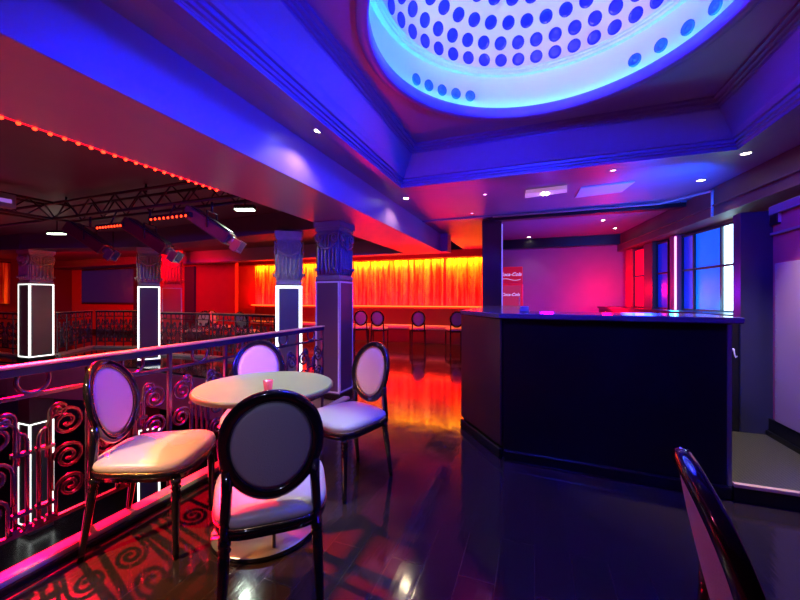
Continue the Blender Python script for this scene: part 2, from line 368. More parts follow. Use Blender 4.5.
# window wall: a skew frame through W0-W1
W0, W1 = Vector((2.19,5.0)), Vector((1.62,8.15)); wd = (W1-W0).normalized(); wn = Vector((-wd.y, wd.x))   # wn points toward bar (-x)
def wcol(px):
    # distance along the window line seen at image column px
    t = (px-400)/F_PX; dx, dy = t*cos(TH)-sin(TH), t*sin(TH)+cos(TH)
    # (W0 - .12 wn) + s*wd = k*(dx,dy)
    det = wd.x*(-dy) - wd.y*(-dx); q = W0-wn*.12; s = (-q.x*(-dy) - (-q.y)*(-dx))/det
    return s
def wprism(bm, s0, s1, d0, d1, z0, z1, mi=0):
    a = W0+wd*s0; c = W0+wd*s1
    prism(bm, [tuple(a+wn*d0), tuple(c+wn*d0), tuple(c+wn*d1), tuple(a+wn*d1)], z0, z1, mi)
b = nb(); wprism(b, -.9, 3.45, -.30, -.22, 0, 2.139); struct(obj('wall_right', b, M['purple_wall']))
b = nb(); wprism(b, -.0, 3.2, -.219, .10, 0, 1.02); struct(obj('wall_counter_back', b, M['black']))
SL = [wcol(x) for x in (741, 725, 697, 685, 671, 659, 650, 636)]
def window(name, s0, s1, pm, z0=1.02, z1=2.11, zt=1.6, tubem=None, ts=None):
    w = bpy.data.objects.new(name, None); COL.objects.link(w); w['kind'] = 'structure'
    b = nb(); wprism(b, s0+.012, s1-.012, -.12, -.10, z0+.02, zt-.012); obj('window_pane', b, pm, w)
    b = nb(); wprism(b, s0+.012, s1-.012, -.12, -.10, zt+.012, z1-.02); obj('window_pane', b, pm, w)
    b = nb()
    wprism(b, s0, s0+.016, -.13, -.075, z0, z1); wprism(b, s1-.016, s1, -.13, -.075, z0, z1)
    for z in (z0, zt-.014, z1-.028): wprism(b, s0+.016, s1-.016, -.13, -.078, z, z+.028)
    obj('window_frame', b, M['frame'], w); return w
window('window_1', SL[0], SL[1], M['tube'])
window('window_2', SL[1], SL[2], M['pane_blue'])
window('window_3', SL[2], SL[3], M['pane_deep'])
window('window_4', SL[4], SL[5], M['pane_deep'])
window('window_5', SL[6], SL[7], M['pane_red'])
b = nb(); wprism(b, SL[3]-.0, SL[3]+.16, -.218, -.0, 1.021, 2.13); struct(obj('trim_15', b, M['purple_wall']))
b = nb(); wprism(b, SL[5], SL[6], -.218, -.02, 1.021, 2.13); struct(obj('trim_16', b, M['brown']))
b = nb(); wprism(b, SL[7], 3.2, -.218, -.05, 1.021, 2.13); struct(obj('trim_17', b, M['red_wall']))
b = nb(); wprism(b, SL[3]-.02, SL[3]-.0, .001, .02, 1.03, 2.1); tag(obj('light_tube', b, M['tube_pink']), 'thin vertical pink light tube between the tall blue window panels', 'light tube')
b = nb(); wprism(b, SL[0]-.14, SL[0], -.218, -.13, 1.021, 2.13); struct(obj('trim_18', b, M['frame']))
pw = W0+wd*(SL[1]+.15)+wn*.15; pm_ = W0+wd*SL[2]+wn*.5
lamp('AREA', 'window_blue_light', (pm_.x-.1, pm_.y, 1.35), (pm_.x-2, pm_.y-.8, 2.0), (.0,.05,1), 34, .6, .8)
lamp('POINT', 'window_cyan_light', (pm_.x+.28, pm_.y-.1, 1.12), None, (.0,.55,1), 7, .05)
pr = W0+wd*2.75+wn*.28
lamp('POINT', 'bar_red_light', (pr.x-.15, pr.y, 1.35), None, RED, 40, .08)
lamp('POINT', 'bar_red_low_light', (pr.x-.5, pr.y+.1, 1.0), None, RED, 12, .08)
lamp('POINT', 'bar_violet_light', (.2, 6.7, 1.3), None, (.22,.0,1), 26, .1)

# low vestibule box at the right: pier, side wall, door leaf
VX, VY = 1.79, 3.75
struct(bx('wall_pier', mat('navy paint', (.03,.03,.07), .3), 1.585, VX, VY, VY+.12, 0, 1.90))
b = nb(); box(b, VX, VX+.1, .9, VY-.001, .0, 1.93); struct(obj('wall_vestibule', b, M['purple_wall']))
struct(bx('wall_half', M['black'], 1.10, 1.584, VY+.02, VY+.12, 0, 1.02))
d = bpy.data.objects.new('door_1', None); COL.objects.link(d); d['kind'] = 'structure'
bx('door_leaf', M['door'], VX-.035, VX-.002, 2.55, 3.66, .24, 1.47, d, bevel=.006)
b = nb()
for i in range(9): box(b, VX-.04, VX-.036, 3.63, 3.638, .3+i*.13, .308+i*.13)
obj('rivet_row', b, M['steel'], d)
b = nb(); box(b, VX-.03, VX-.002, .9, VY-.002, .101, .235); box(b, VX-.05, VX-.03, .9, VY-.002, .101, .14); struct(obj('baseboard_right', b, M['black'], bevel=.005))
struct(bx('trim_19', M['crown'], VX-.03, VX-.002, .9, VY-.002, 1.86, 1.93, bevel=.006))
struct(bx('trim_20', M['crown'], VX-.02, VX-.002, .9, VY-.002, 1.70, 1.72))
# raised step
b = nb(); box(b, 1.102, VX-.001, 2.70, VY-.002, .0, .10); struct(obj('floor_step', b, M['tread']))
struct(bx('trim_21', M['rail_top'], 1.102, 3, 2.672, 2.705, .086, .107, bevel=.003))
struct(bx('trim_22', M['black'], 1.102, 3, 2.68, 2.70, .001, .085))
b = nb(); box(b, VX+.101, 3, 2.701, VY, 0, .099); struct(obj('floor_step_far', b, M['tread']))
# small wall speaker, hook
t = thing('wall_speaker', 'small dark loudspeaker high on the blue pier beside the grey door', 'speaker', (1.80, VY-.06, 1.78))
bx('cabinet', M['black'], -.035, .035, -.04, .059, 0, .13, t, bevel=.006)
b = nb(); box(b, -.028, .028, -.045, -.041, .01, .12); obj('speaker_grille', b, M['grating'], t)
hk = atD(737, 2.93)
t = thing('wall_hook', 'small white metal hook on the black half wall by the step', 'hook', (hk[0], VY+.019, .74))
b = nb(); tube(b, [(0,0,.03),(0,-.012,.035),(0,-.02,.02),(0,-.03,-.01),(.004,-.035,-.03),(.012,-.04,-.015)], .005, 8); obj('hook_arm', b, M['trim_white'], t)
b = nb(); lathe(b, [(.014,0),(.014,.003),(.001,.004)], 14); b.transform(Matrix.Rotation(R(90), 4, 'X')); obj('mounting_plate', b, M['trim_white'], t, loc=(0,-.0005,.03))

# conduit along the downstand, and the drop
p0 = atD(688, 5.0); 
b = nb(); tube(b, [(-.60, 5.66, ZC-.03), (1.55, 5.62, ZC-.03), (1.90, 5.20, ZC-.03), (1.915, 5.12, ZC-.04), (1.90, 5.10, 2.40), (1.90,5.10,2.13)], .014, 8)
tag(obj('conduit_pipe', b, M['grating']), 'pale conduit running along the ceiling and dropping down the timber beam', 'pipe')

# ------------------------------------------------------------------ bar
bar = thing('bar_counter', 'black bar with chamfered corner and glossy purple lit counter top', 'bar', (0,0,0))
outer = [(-.22,2.80),(1.10,2.72),(1.10,3.22),(-.02,3.26),(-.18,3.50),(-.18,5.70),(-.62,5.70),(-.62,3.36)]
b = nb(); prism(b, outer, .002, 1.045); obj('bar_body', b, [M['black']], bar, bevel=.003)
b = nb(); seg_box(b, (-.235,2.785), (-.635,3.352), .014, .10, 1.04); obj('side_panel', b, M['plum'], bar)['label'] = 'plum coloured side panel'
top = [(-.25,2.775),(1.16,2.69),(1.16,3.25),(.0,3.29),(-.15,3.52),(-.15,5.715),(-.65,5.715),(-.65,3.34)]
b = nb(); prism(b, top, 1.046, 1.085); obj('counter_top', b, mat('violet black counter laminate', (.10,.08,.16), .16), bar, bevel=.006)
b = nb(); seg_box(b, (-.215,2.775), (1.098,2.697), .035, .003, .075); seg_box(b, (-.235,2.785), (-.640,3.352), .03, .003, .075); obj('plinth', b, M['black'], bar, bevel=.008)
b = nb(); seg_box(b, (1.082,2.705),(1.099,2.704), .02, .08, 1.04); obj('corner_strip', b, M['steel'], bar)
# back counter with bar-level shelf
t = thing('back_counter', 'dark back counter under the lit window panels behind the bar', 'counter', (0,0,0))
b = nb(); wprism(b, -.6, 3.15, .101, .45, .002, 1.0); obj('cabinet_body', b, M['black'], t)
b = nb(); wprism(b, -.62, 3.15, .101, .48, 1.001, 1.035); obj('worktop', b, M['black'], t, bevel=.005)
# post
t = thing('pillar', 'square dark pillar with pale corner line at the left end of the bar', 'pillar', (-.64, 5.95, 0))
bx('shaft', M['plum'], -.15, .15, -.06, .06, .001, ZC-.02, t, bevel=.004)
bx('corner_line', M['tube_pink'].copy() if False else mat('pale violet edge strip', (.6,.5,.9), .3, emit=(.35,.25,1), es=.5), .151, .168, -.062, -.045, 1.0, ZC-.1, t)
# fridge
fx, fy = atD(513, 8.45)
t = thing('drinks_fridge', 'red drinks fridge with white script lettering against the back bar wall', 'fridge', (fx, 8.12, 0))
bx('cabinet', M['cola_red'], -.24, .24, -.25, .25, .002, 1.50, t, bevel=.01)
bx('header_sign', M['cola_red'], -.245, .245, -.285, -.251, 1.5, 1.85, t, bevel=.01)
gd = bx('glass_door', mat('fridge glass', (.35,.02,.05), .1, emit=(1,.05,.2), es=.35), -.21, .21, -.272, -.251, .15, 1.46, t)
b = nb(); tube(b, [(.18,-.275,.8),(.18,-.305,.82),(.18,-.305,1.2),(.18,-.275,1.22)], .01, 8); obj('door_handle', b, M['steel'], gd)
def lettering(txt, size, parent, loc, rot, m, name='lettering', shear=.35):
    cu = bpy.data.curves.new(name, 'FONT'); cu.body = txt; cu.size = size; cu.extrude = .003; cu.align_x = 'CENTER'; cu.align_y = 'CENTER'; cu.shear = shear; cu.offset = .002
    o = bpy.data.objects.new('t', cu); COL.objects.link(o); dg = bpy.context.evaluated_depsgraph_get(); dg.update()
    me = bpy.data.meshes.new_from_object(o.evaluated_get(dg)); bpy.data.objects.remove(o)
    me.materials.clear(); me.materials.append(m); r = bpy.data.objects.new(name, me); COL.objects.link(r); r.parent = parent; r.location = loc; r.rotation_euler = rot; return r
lettering('Coca-Cola', .10, t, (0,-.289,1.69), (R(90),0,0), M['letter'])
b = nb(); tube(b, [(-.2+.4*i/16, -.289, 1.585+.018*sin(i/16*2*pi)) for i in range(17)], .006, 6); obj('sign_wave', b, M['letter'], t)
lettering('Coca-Cola', .085, t, (0,-.276,1.27), (R(90),0,0), M['letter'])
# small items on the bar
q = atD(523, 4.9)
t = thing('napkin_holder', 'small pale napkin holder standing at the left end of the bar top', 'napkin holder', (-.08, 3.18, 1.086))
bx('tray', M['steel'], -.04, .04, -.03, .03, 0, .008, t); bx('napkins', M['trim_white'], -.035, .035, -.018, .018, .009, .045, t); 
b = nb(); tube(b, [(-.035,-.022,.008),(-.035,-.022,.035),(.035,-.022,.035),(.035,-.022,.008)], .0025, 6); obj('wire_guard', b, M['steel'], t)

# ------------------------------------------------------------------ fire curtains and lobby
def curtain(label, x0, x1, y, z0, z1, axis='x'):
    rnd = random.Random(int(abs(x0)*100)); n = int((x1-x0)/.022); b = nb(); ph = 0; pts = []
    for i in range(n+1):
        ph += .5+.6*rnd.random(); pts.append(.045*sin(ph*.8)+.018*sin(ph*.31))
    def ring(z, amp):
        return [((x0+(x1-x0)*i/n), y+pts[i]*amp, z) if axis == 'x' else (y+pts[i]*amp, x0+(x1-x0)*i/n, z) for i in range(n+1)]
    loft(b, [ring(z1, .6), ring((z0+z1)/2, 1), ring(z0, 1.25)], False, False, closed=False)
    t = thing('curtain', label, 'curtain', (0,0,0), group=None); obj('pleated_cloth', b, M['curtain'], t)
    b = nb()
    if axis == 'x': tube(b, [(x0, y, z1+.012), (x1, y, z1+.012)], .012, 8)
    else: tube(b, [(y, x0, z1+.012), (y, x1, z1+.012)], .012, 8)
    obj('curtain_rail', b, M['truss'], t)
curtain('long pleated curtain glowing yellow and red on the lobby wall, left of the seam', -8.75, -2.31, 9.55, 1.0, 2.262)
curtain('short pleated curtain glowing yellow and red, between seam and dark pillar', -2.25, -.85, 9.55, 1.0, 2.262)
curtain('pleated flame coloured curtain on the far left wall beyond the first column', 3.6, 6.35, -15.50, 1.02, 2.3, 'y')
YEL = (1, .50, .01)
lamp('AREA', 'curtain_top_light', (-4.9, 9.455, 2.262), (-4.9, 9.55, 1.98), YEL, 95, 7.6, .03)
lamp('AREA', 'curtain_low_light', (-4.9, 9.25, 1.0), (-4.9, 9.62, 1.55), (1,.0,.015), 330, 7.6, .05)
lamp('AREA', 'flame_top_light', (-15.38, 5.0, 2.28), (-15.5, 5.0, 1.9), YEL, 22, 2.6, .05).rotation_euler = (R(0), R(32), 0)
lamp('POINT', 'flame_low_light', (-15.1, 5.3, 1.3), None, RED, 30, .05)
struct(bx('trim_23', M['led_halo'].copy() if False else mat('amber lit sill', (.9,.4,.05), .4, emit=(1,.3,.02), es=1.2), -8.75, -.85, 9.40, 9.44, .955, .985))
t = thing('banquette', 'long low banquette with cream seat under the glowing curtain', 'sofa', (0,0,0))
bx('base', M['sofa'], -8.6, -1.0, 9.22, 9.5, .002, .36, t); bx('seat', M['cream'], -8.6, -1.0, 9.18, 9.38, .362, .47, t, bevel=.03); bx('backrest', M['sofa'], -8.6, -1.0, 9.385, 9.52, .362, .94, t, bevel=.03)

# ------------------------------------------------------------------ chairs
def outline(w0, w1, d, n=40, e=4.2, grow=0):
    # seat plan, wider in front (+y), superelliptic
    pts = []
    for i in range(n):
        a = 2*pi*i/n; c, s = cos(a), sin(a)
        u = math.copysign(abs(c)**(2/e), c); v = math.copysign(abs(s)**(2/e), s)
        wv = (w0+(w1-w0)*(v+1)/2)/2
        pts.append(((wv+grow)*u, (d/2+grow)*v + (.018*(1-u*u) if v > 0 else 0)))
    return pts
RK = R(12)
def make_chair():
    t = thing('medallion_chair', '', 'chair')
    b = nb(); rings = []
    for z, g in ((.405,-.012),(.412,0),(.426,.004),(.443,-.001),(.456,-.020),(.466,-.055),(.473,-.10),(.476,-.16)):
        rings.append([(x, y, z) for x, y in outline(.38,.46,.44,grow=g)])
    loft(b, rings); obj('seat', b, M['leather_w'], t)
    b = nb(); loft(b, [[(x, y, z) for x, y in outline(.38,.46,.44,grow=g)] for z, g in ((.362,-.012),(.366,-.004),(.378,-.004),(.382,.003),(.398,.003),(.404,-.003))]); so = obj('seat_frame', b, M['gloss'], t)
    b = nb()
    ol = outline(.38,.46,.44,n=84,grow=.004)
    tube(b, [(x, y, .409) for x, y in ol], .003, 6, closed=True)
    for x, y in ol:
        s = Matrix.Translation((x, y, .409)); bmesh.ops.create_icosphere(b, subdivisions=1, radius=.0042, matrix=s)
    obj('nail_trim', b, M['nail'], so)
    for sx, sy in ((-1,1),(1,1),(-1,-1),(1,-1)):
        b = nb(); fx, fy = (.195*sx, .185) if sy > 0 else (.155*sx, -.185); ox, oy = (0, 0) if sy > 0 else (.012*sx, -.055)
        prof = [(.021,.375),(.021,.345),(.016,.340),(.023,.330),(.016,.320),(.0195,.312),(.0185,.26),(.0155,.14),(.0125,.04),(.016,.032),(.0125,.024),(.011,0)]
        rr = []
        for r, z in prof:
            k = 1-z/.375; rr.append([(fx+ox*k+r*cos(2*pi*i/12), fy+oy*k+r*sin(2*pi*i/12), z) for i in range(12)])
        loft(b, rr[::-1]); obj('leg', b, M['gloss'], t)
    # back: oval in raked plane; u across, v up, w normal(front)
    O = Vector((0, -.225, .685)); U = Vector((1,0,0)); V = Vector((0, -sin(RK), cos(RK))); N = Vector((0, cos(RK), sin(RK)))
    A, Bz = .158, .188
    def P(u, v, w_): return O + U*u + V*v + N*w_
    # curve of the back: sides come slightly forward
    def cv(u): return .9*u*u
    b = nb(); rings = []; seg = 12; prof = [(-.021,-.010),(-.018,.012),(-.008,.017),(.0,.012),(.006,.019),(.016,.014),(.021,.003),(.021,-.010),(.012,-.017),(-.010,-.017)]
    for i in range(48):
        a = 2*pi*i/48; ring = []
        for pr, pw_ in prof:
            u, v = (A+pr)*cos(a), (Bz+pr)*sin(a); ring.append(P(u, v, cv(u)+pw_))
        rings.append(ring)
    rings.append(rings[0]); loft(b, rings, False, False)
    for s in (-1, 1):
        top = P(s*.148, -.085, cv(.148)-.002); bot = Vector((s*.155, -.20, .375))
        tube(b, [top, top.lerp(bot, .35)+Vector((-s*.002,.0,0)), top.lerp(bot, .7), bot], .018, 10, rf=lambda k: .019-.002*k)
    obj('back_frame', b, M['gloss'], t, weld=True)
    def pad(w0, bulge, name, m):
        b = nb(); rings = []
        for k in range(1, 9):
            q = 1-(k-1)/8; h = w0+bulge*sqrt(max(0, 1-q**2.6))
            rings.append([P((A-.016)*q*cos(2*pi*i/40), (Bz-.016)*q*sin(2*pi*i/40), cv((A-.016)*q*cos(2*pi*i/40))+h) for i in range(40)])
        loft(b, [[p for p in rings[0]]] + rings[1:]); return obj(name, b, m, t)
    bcu = pad(.004, .026, 'back_cushion', M['leather_w']); pad(-.006, -.010, 'back_panel', M['fabric'])
    b = nb()
    for i in range(56):
        a = 2*pi*i/56; u, v = (A-.017)*cos(a), (Bz-.017)*sin(a); bmesh.ops.create_icosphere(b, subdivisions=1, radius=.0035, matrix=Matrix.Translation(P(u, v, cv(u)+.012)))
    tube(b, [P((A-.017)*cos(2*pi*i/56), (Bz-.017)*sin(2*pi*i/56), cv((A-.017)*cos(2*pi*i/56))+.011) for i in range(56)], .0025, 6, closed=True)
    obj('back_nail_trim', b, M['nail'], bcu)
    return t
chair0 = make_chair()
G = 'medallion chairs around the near table'
def place(lat, D, facing, label, first=False, group=None, z=0):
    # facing: angle in camera frame (deg), 0 = away from camera, 90 = to image right
    x, y = room(lat, D); rz = TH - R(facing)
    if first:
        chair0.location = (x, y, z); chair0.rotation_euler = (0,0,rz); chair0['label'] = label
        if group: chair0['group'] = group
        return chair0
    return dup(chair0, label, (x, y, z), rz, group)
place(-.522, 1.47, -20, 'chair seen from behind in front of the round table, grey fabric back', True, G)
place(-1.235, 1.83, 84, 'chair at the left of the round table with orange lit seat, by the railing', group=G)
place(-.955, 2.42, 160, 'chair behind the round table with its back glowing blue', group=G)
place(-.345, 2.37, 222, 'chair right of the round table with pink back and white seat', group=G)
place(.812, .608, 118, 'chair cut off at the lower right corner showing a pink back edge-on', group=G)
GL = 'chairs in front of the banquette'
for px, D, f, lab in ((361, 9.5, -5, 'small distant chair before the banquette, nearest the big ornate column'),
                      (379, 9.25, 8, 'small distant chair before the banquette, second from the ornate column'),
                      (418, 9.15, 0, 'small distant chair before the banquette, centred under the long curtain'),
                      (455, 8.9, -4, 'small distant chair before the banquette, nearest the bar')):
    place((px-400)/F_PX*D, D, f, lab, group=GL)
place((247-400)/F_PX*8.3, 8.3, 12, 'small distant chair left of the white framed column, behind the far railing', group='chairs behind the far railing')
place((198-400)/F_PX*8.6, 8.6, 185, 'small distant red lit chair behind the far railing', group='chairs behind the far railing')
place((220-400)/F_PX*9.6, 9.6, 100, 'small distant chair furthest back behind the far railing', group='chairs behind the far railing')

# ------------------------------------------------------------------ tables
def make_table(label, loc, rt=.34, h=.75):
    t = thing('round_table', label, 'table', loc)
    b = nb(); lathe(b, [(rt-.012,h-.028),(rt-.002,h-.022),(rt,h-.012)], 64, cap1=False); lathe(b, [(rt,h-.012),(rt-.002,h-.002),(rt-.006,h)], 64, cap0=False); obj('tabletop', b, M['tabletop'], t, weld=True)
    b = nb(); lathe(b, [(rt+.003,h-.024),(rt+.006,h-.020),(rt+.006,h-.007),(rt+.003,h-.004)], 64, cap0=False, cap1=False); obj('edge_band', b, M['tableedge'], t)
    b = nb(); lathe(b, [(.255,.002),(.26,.008),(.26,.018),(.25,.026),(.05,.030),(.001,.030)], 56); obj('base_plate', b, M['steel'], t)
    b = nb(); lathe(b, [(.2605,.004),(.263,.006),(.263,.022),(.2605,.024)], 56, cap0=False, cap1=False); obj('base_rim', b, M['gloss'], t)
    b = nb(); lathe(b, [(.20,h-.042),(.20,h-.03)], 32); obj('top_plate', b, M['gloss'], t)
    for a in (60, 180, 300):
        b = nb(); r = .215; x, y = r*cos(R(a)+TH), r*sin(R(a)+TH)
        tube(b, [(x, y, .028), (x*.9, y*.9, .4), (x*.68, y*.68, h-.04)], .0085, 8); obj('leg', b, M['gloss'], t)
    return t
tx, ty = room(-.70, 1.88)
table0 = make_table('round pale table with steel disc base beside the railing', (tx, ty, 0))
gx, gy = atZ(268, 391, .75)
t = thing('candle_glass', 'small pink glass tumbler on the round table', 'glass', (gx, gy, .7505))
b = nb(); lathe(b, [(.017,.0),(.018,.002),(.0235,.052),(.0215,.052),(.016,.010),(.001,.009)], 24); obj('tumbler', b, M['pinkglass'], t)
b = nb(); lathe(b, [(.014,.0105),(.0165,.024),(.001,.025)], 20); obj('wax', b, mat('pink wax', (.9,.5,.55), .5), t)
for px, D, lab in ((270, 9.3, 'small distant round table behind the far railing by the red opening'),):
    x, y = atD(px, D); dup(table0, lab, (x, y, 0))

# ------------------------------------------------------------------ wrought iron railing
def spiral(cx, cz, r0, a0, turns, dirn, n=26):
    return [(0, cx + r0*(1-.86*k/n)*cos(a0+dirn*turns*2*pi*k/n), cz + r0*(1-.86*k/n)*sin(a0+dirn*turns*2*pi*k/n)) for k in range(n+1)]
PW = .433
def scroll_panel_mesh(seg=6, tr=.0085):
    b = nb(); cy = 0
    for s in (-1, 1):
        # three stacked C scrolls beside each post
        for cz, rr in ((.600,.076),(.432,.068),(.285,.060)):
            yc = s*(PW/2-.014-rr)
            sp = spiral(yc, cz, rr, 0 if s < 0 else pi, 1.9, 1 if s < 0 else -1) if False else spiral(yc, cz, rr, pi if s > 0 else 0, 1.9, -1 if s > 0 else 1)
            # tail drops from the inner side of the scroll to the bar below
            y0 = sp[0][1]; zb = cz-.14 if cz > .32 else .168
            tube(b, [(0, y0-s*.0, zb), (0, y0, cz-.05)] + sp, tr, seg)
        # arch over the stack, ending in a small scroll at the panel top
        ya = s*.062
        sp = spiral(ya+s*.034, .665, .036, pi if s > 0 else 0, 1.55, -1 if s > 0 else 1, 18)
        tube(b, [(0, ya-s*.002, .168), (0, ya-s*.002, .40), (0, ya-s*.002, .6)] + sp, tr, seg)
        tube(b, [(0, s*.020, .168), (0, s*.020, .50), (0, s*.020, .56), (0, s*.030, .59), (0, s*.055, .60)], tr, seg)
        for z in (.235, .50): box(b, -.013, .013, min(s*.010, s*.074), max(s*.010, s*.074), z, z+.016)
        for y in (.062, .020): box(b, -.013, .013, s*y-.013, s*y+.013, .168, .188)
    return b
def ring_bm(seg=8):
    b = nb(); tube(b, [(0, .058*cos(2*pi*i/28), .828+.058*sin(2*pi*i/28)) for i in range(28)], .0095, seg, closed=True); return b
pan_me = None
def railing(label, p, q, n, loc_z=0, group=None, post_ends=True):
    global pan_me, ring_me, post_me
    p, q = Vector(p), Vector(q); L = (q-p).length; a = math.atan2((q-p).y, (q-p).x) - pi/2
    t = thing('iron_railing', label, 'railing', (p.x, p.y, loc_z), a, group)
    b = nb(); box(b, -.028, .028, 0, L, .893, .906); obj('handrail_cap', b, M['rail_top'], t, bevel=.004)['label'] = 'brass coloured cap of the handrail'
    b = nb(); box(b, -.02, .02, 0, L, .856, .892); obj('handrail', b, M['rail_side'], t, bevel=.003)
    b = nb(); box(b, -.009, .009, 0, L, .752, .770); obj('mid_rail', b, M['iron'], t)
    b = nb(); box(b, -.010, .010, 0, L, .150, .168); obj('bottom_rail', b, M['iron'], t)
    s = L/n
    if pan_me is None:
        b = scroll_panel_mesh(); o = obj('scroll_panel', b, M['iron'], t); pan_me = o.data; bpy.data.objects.remove(o)
        o = obj('ring', ring_bm(), M['iron'], t); ring_me = o.data; bpy.data.objects.remove(o)
        b = nb(); box(b, -.011, .011, -.011, .011, .002, .856); box(b, -.017, .017, -.017, .017, .002, .02); o = obj('post', b, M['iron'], t, bevel=.002); post_me = o.data; bpy.data.objects.remove(o)
    for i in range(n+1):
        o = bpy.data.objects.new('post', post_me); COL.objects.link(o); o.parent = t; o.location = (0, min(max(i*s, .012), L-.012), 0)
        if i < n:
            for nm, me in (('scroll_panel', pan_me), ('ring', ring_me)):
                o = bpy.data.objects.new(nm, me); COL.objects.link(o); o.parent = t; o.location = (0, (i+.5)*s, 0); o.scale = (1, s/PW, 1)
    return t
RX = -2.13
railing('near wrought iron scroll railing with brass handrail beside the round table', (RX, -.57), (RX, 3.33+.433*0), 9)
def cw(px, D): return atD(px, D)
far = [((-15.4,4.2),(c1[0]-.35,c1[1]+.1),10,'far iron scroll railing left of the first white framed column'),
       ((c1[0]-.15,c1[1]+.45),(cw(92,8.7)[0],cw(92,8.7)[1]),4,'far iron scroll railing just right of the first white framed column'),
       ((cw(92,8.7)[0]+.10,cw(92,8.7)[1]+.03),cw(142,8.6),5,'far iron scroll railing just left of the second white framed column'),
       (cw(159,7.6),cw(210,7.2),4,'far iron scroll railing just right of the second white framed column'),
       ((cw(210,7.2)[0]+.06,cw(210,7.2)[1]),cw(275,6.3),5,'far iron scroll railing just left of the third white framed column')]
for p, q, n, lab in far:
    t = railing(lab, p, q, n, 0, 'far side railings'); L = (Vector(q)-Vector(p)).length
    b = nb(); box(b, -.06, .06, 0, L, .001, .05); obj('kerb', b, M['stone'], t, bevel=.006)

# ------------------------------------------------------------------ ornate columns
def column(label, x, y, rz, wd_, lit, g=.018, low=False, full=None, capm=None, z0=.001, ztop=2.125, frame0=.07, frame1=1.42, panel=None):
    t = thing('ornate_column', label, 'column', (x, y, 0), rz)
    h = wd_/2; pm = panel or M['grey_panel']
    bx('shaft', pm, -h, h, -h, h, z0, frame1+.02, t)
    if z0 >= 0: bx('plinth', M['black'], -h-.02, h+.02, -h-.02, h+.02, z0, frame0-.01, t, bevel=.005)
    lm = M['led_white'] if lit else M['trim_white']
    for k in range(4):
        b = nb(); e = h-.002; d = h+.006
        for (u0, u1, v0, v1) in ((-e, e, frame1-g, frame1), (-e, e, frame0, frame0+g), (-e, -e+g, frame0+g, frame1-g), (e-g, e, frame0+g, frame1-g)):
            box(b, u0, u1, -d, -h-.0005, v0, v1)
        b.transform(Matrix.Rotation(k*pi/2, 4, 'Z')); obj('light_frame' if lit else 'edge_frame', b, lm, t)
    # capital: fluted bell with leaves and volutes
    cm = capm or M['capital']; c0 = frame1+.021; H = ztop-c0
    b = nb(); box(b, -h*1.02, h*1.02, -h*1.02, h*1.02, c0, c0+H*.06); box(b, -h*.92, h*.92, -h*.92, h*.92, c0+H*.06, c0+H*.86)
    box(b, -h*1.12, h*1.12, -h*1.12, h*1.12, c0+H*.90, ztop); box(b, -h*1.03, h*1.03, -h*1.03, h*1.03, c0+H*.84, c0+H*.90)
    obj('capital', b, cm, t, bevel=.004)
    for k in range(4):
        b = nb(); n = 6
        for i in range(n):
            u = -h*.76+1.52*h*i/(n-1); tube(b, [(u, -h*.93, c0+H*.09), (u, -h*.99, c0+H*.14), (u, -h*1.0, c0+H*.50), (u, -h*.95, c0+H*.56)], h*.10, 6)
        for i in range(5):   # leaf tips
            u = -h*.72+1.44*h*i/4; tube(b, [(u, -h*.95, c0+H*.10), (u, -h*1.12, c0+H*.20), (u, -h*1.22, c0+H*.20), (u, -h*1.2, c0+H*.15)], h*.08, 6)
        for s in (-1, 1):
            vr = h*.36; cxv = s*h*.62; cz = c0+H*.72
            sp = [(cxv + s*vr*(1-.8*j/22)*cos(pi/2-1.7*2*pi*j/22), -h*1.08, cz + vr*(1-.8*j/22)*sin(pi/2-1.7*2*pi*j/22)) for j in range(23)]
            tube(b, [(s*h*.1, -h*1.05, c0+H*.50), (s*h*.15, -h*1.06, cz+vr*.5)] + sp, h*.075, 6)
        # swag
        tube(b, [(h*.75*(j/5-1), -h*1.1, c0+H*(.62-.09*sin(pi*j/10))) for j in range(11)], h*.09, 6)
        b.transform(Matrix.Rotation(k*pi/2, 4, 'Z')); obj('volute', b, cm, t)
    return t
purple_panel = mat('dark plum column panel', (.10,.05,.08), .35)
column('large near ornate column with purple lit edges at the end of the railing', -2.325, 3.90, 0, .33, False, panel=purple_panel, capm=mat('dark capital', (.16,.14,.18), .4, var=.3), ztop=2.118, frame1=1.40)
ang = lambda px: TH + math.atan((400-px)/F_PX)
column('white lit framed column left of the large near column, third from the left', c3[0], c3[1], ang(289), .34, True, g=.036, frame1=1.37)
column('white lit framed column, second from the left across the atrium', c2[0], c2[1], ang(149), .33, True, frame1=1.41)
column('white lit framed column, first from the left across the atrium', c1[0], c1[1]+.05, 0, .37, True, frame1=1.47)
cr = atD(172, 9.2)
column('red lit ornate column standing far back behind the second column', cr[0], cr[1], ang(172), .42, False, panel=M['red_wall'], capm=M['red_wall'], frame1=1.45, ztop=2.40)  # shaft and capital coloured red to stand in for red light
# lower storey columns
for (cx_, cy_, rz_, w_, lab) in ((c1[0], c1[1]+.05, 0, .37, 'lower storey white framed column seen through the near railing, under the first column'), (c2[0], c2[1], ang(149), .33, 'lower storey white framed column under the second column')):
    t = thing('lower_column', lab, 'column', (cx_, cy_, -3.3), rz_); h = w_/2
    bx('shaft', M['grey_panel'], -h, h, -h, h, .002, 2.60, t)
    for k in range(4):
        b = nb(); g = .022; e = h-.002
        for (u0, u1, v0, v1) in ((-e, e, 2.1-g, 2.1), (-e, e, .15, .15+g), (-e, -e+g, .15+g, 2.1-g), (e-g, e, .15+g, 2.1-g)): box(b, u0, u1, -h-.006, -h-.0005, v0, v1)
        b.transform(Matrix.Rotation(k*pi/2, 4, 'Z')); obj('light_frame', b, M['led_white'], t)

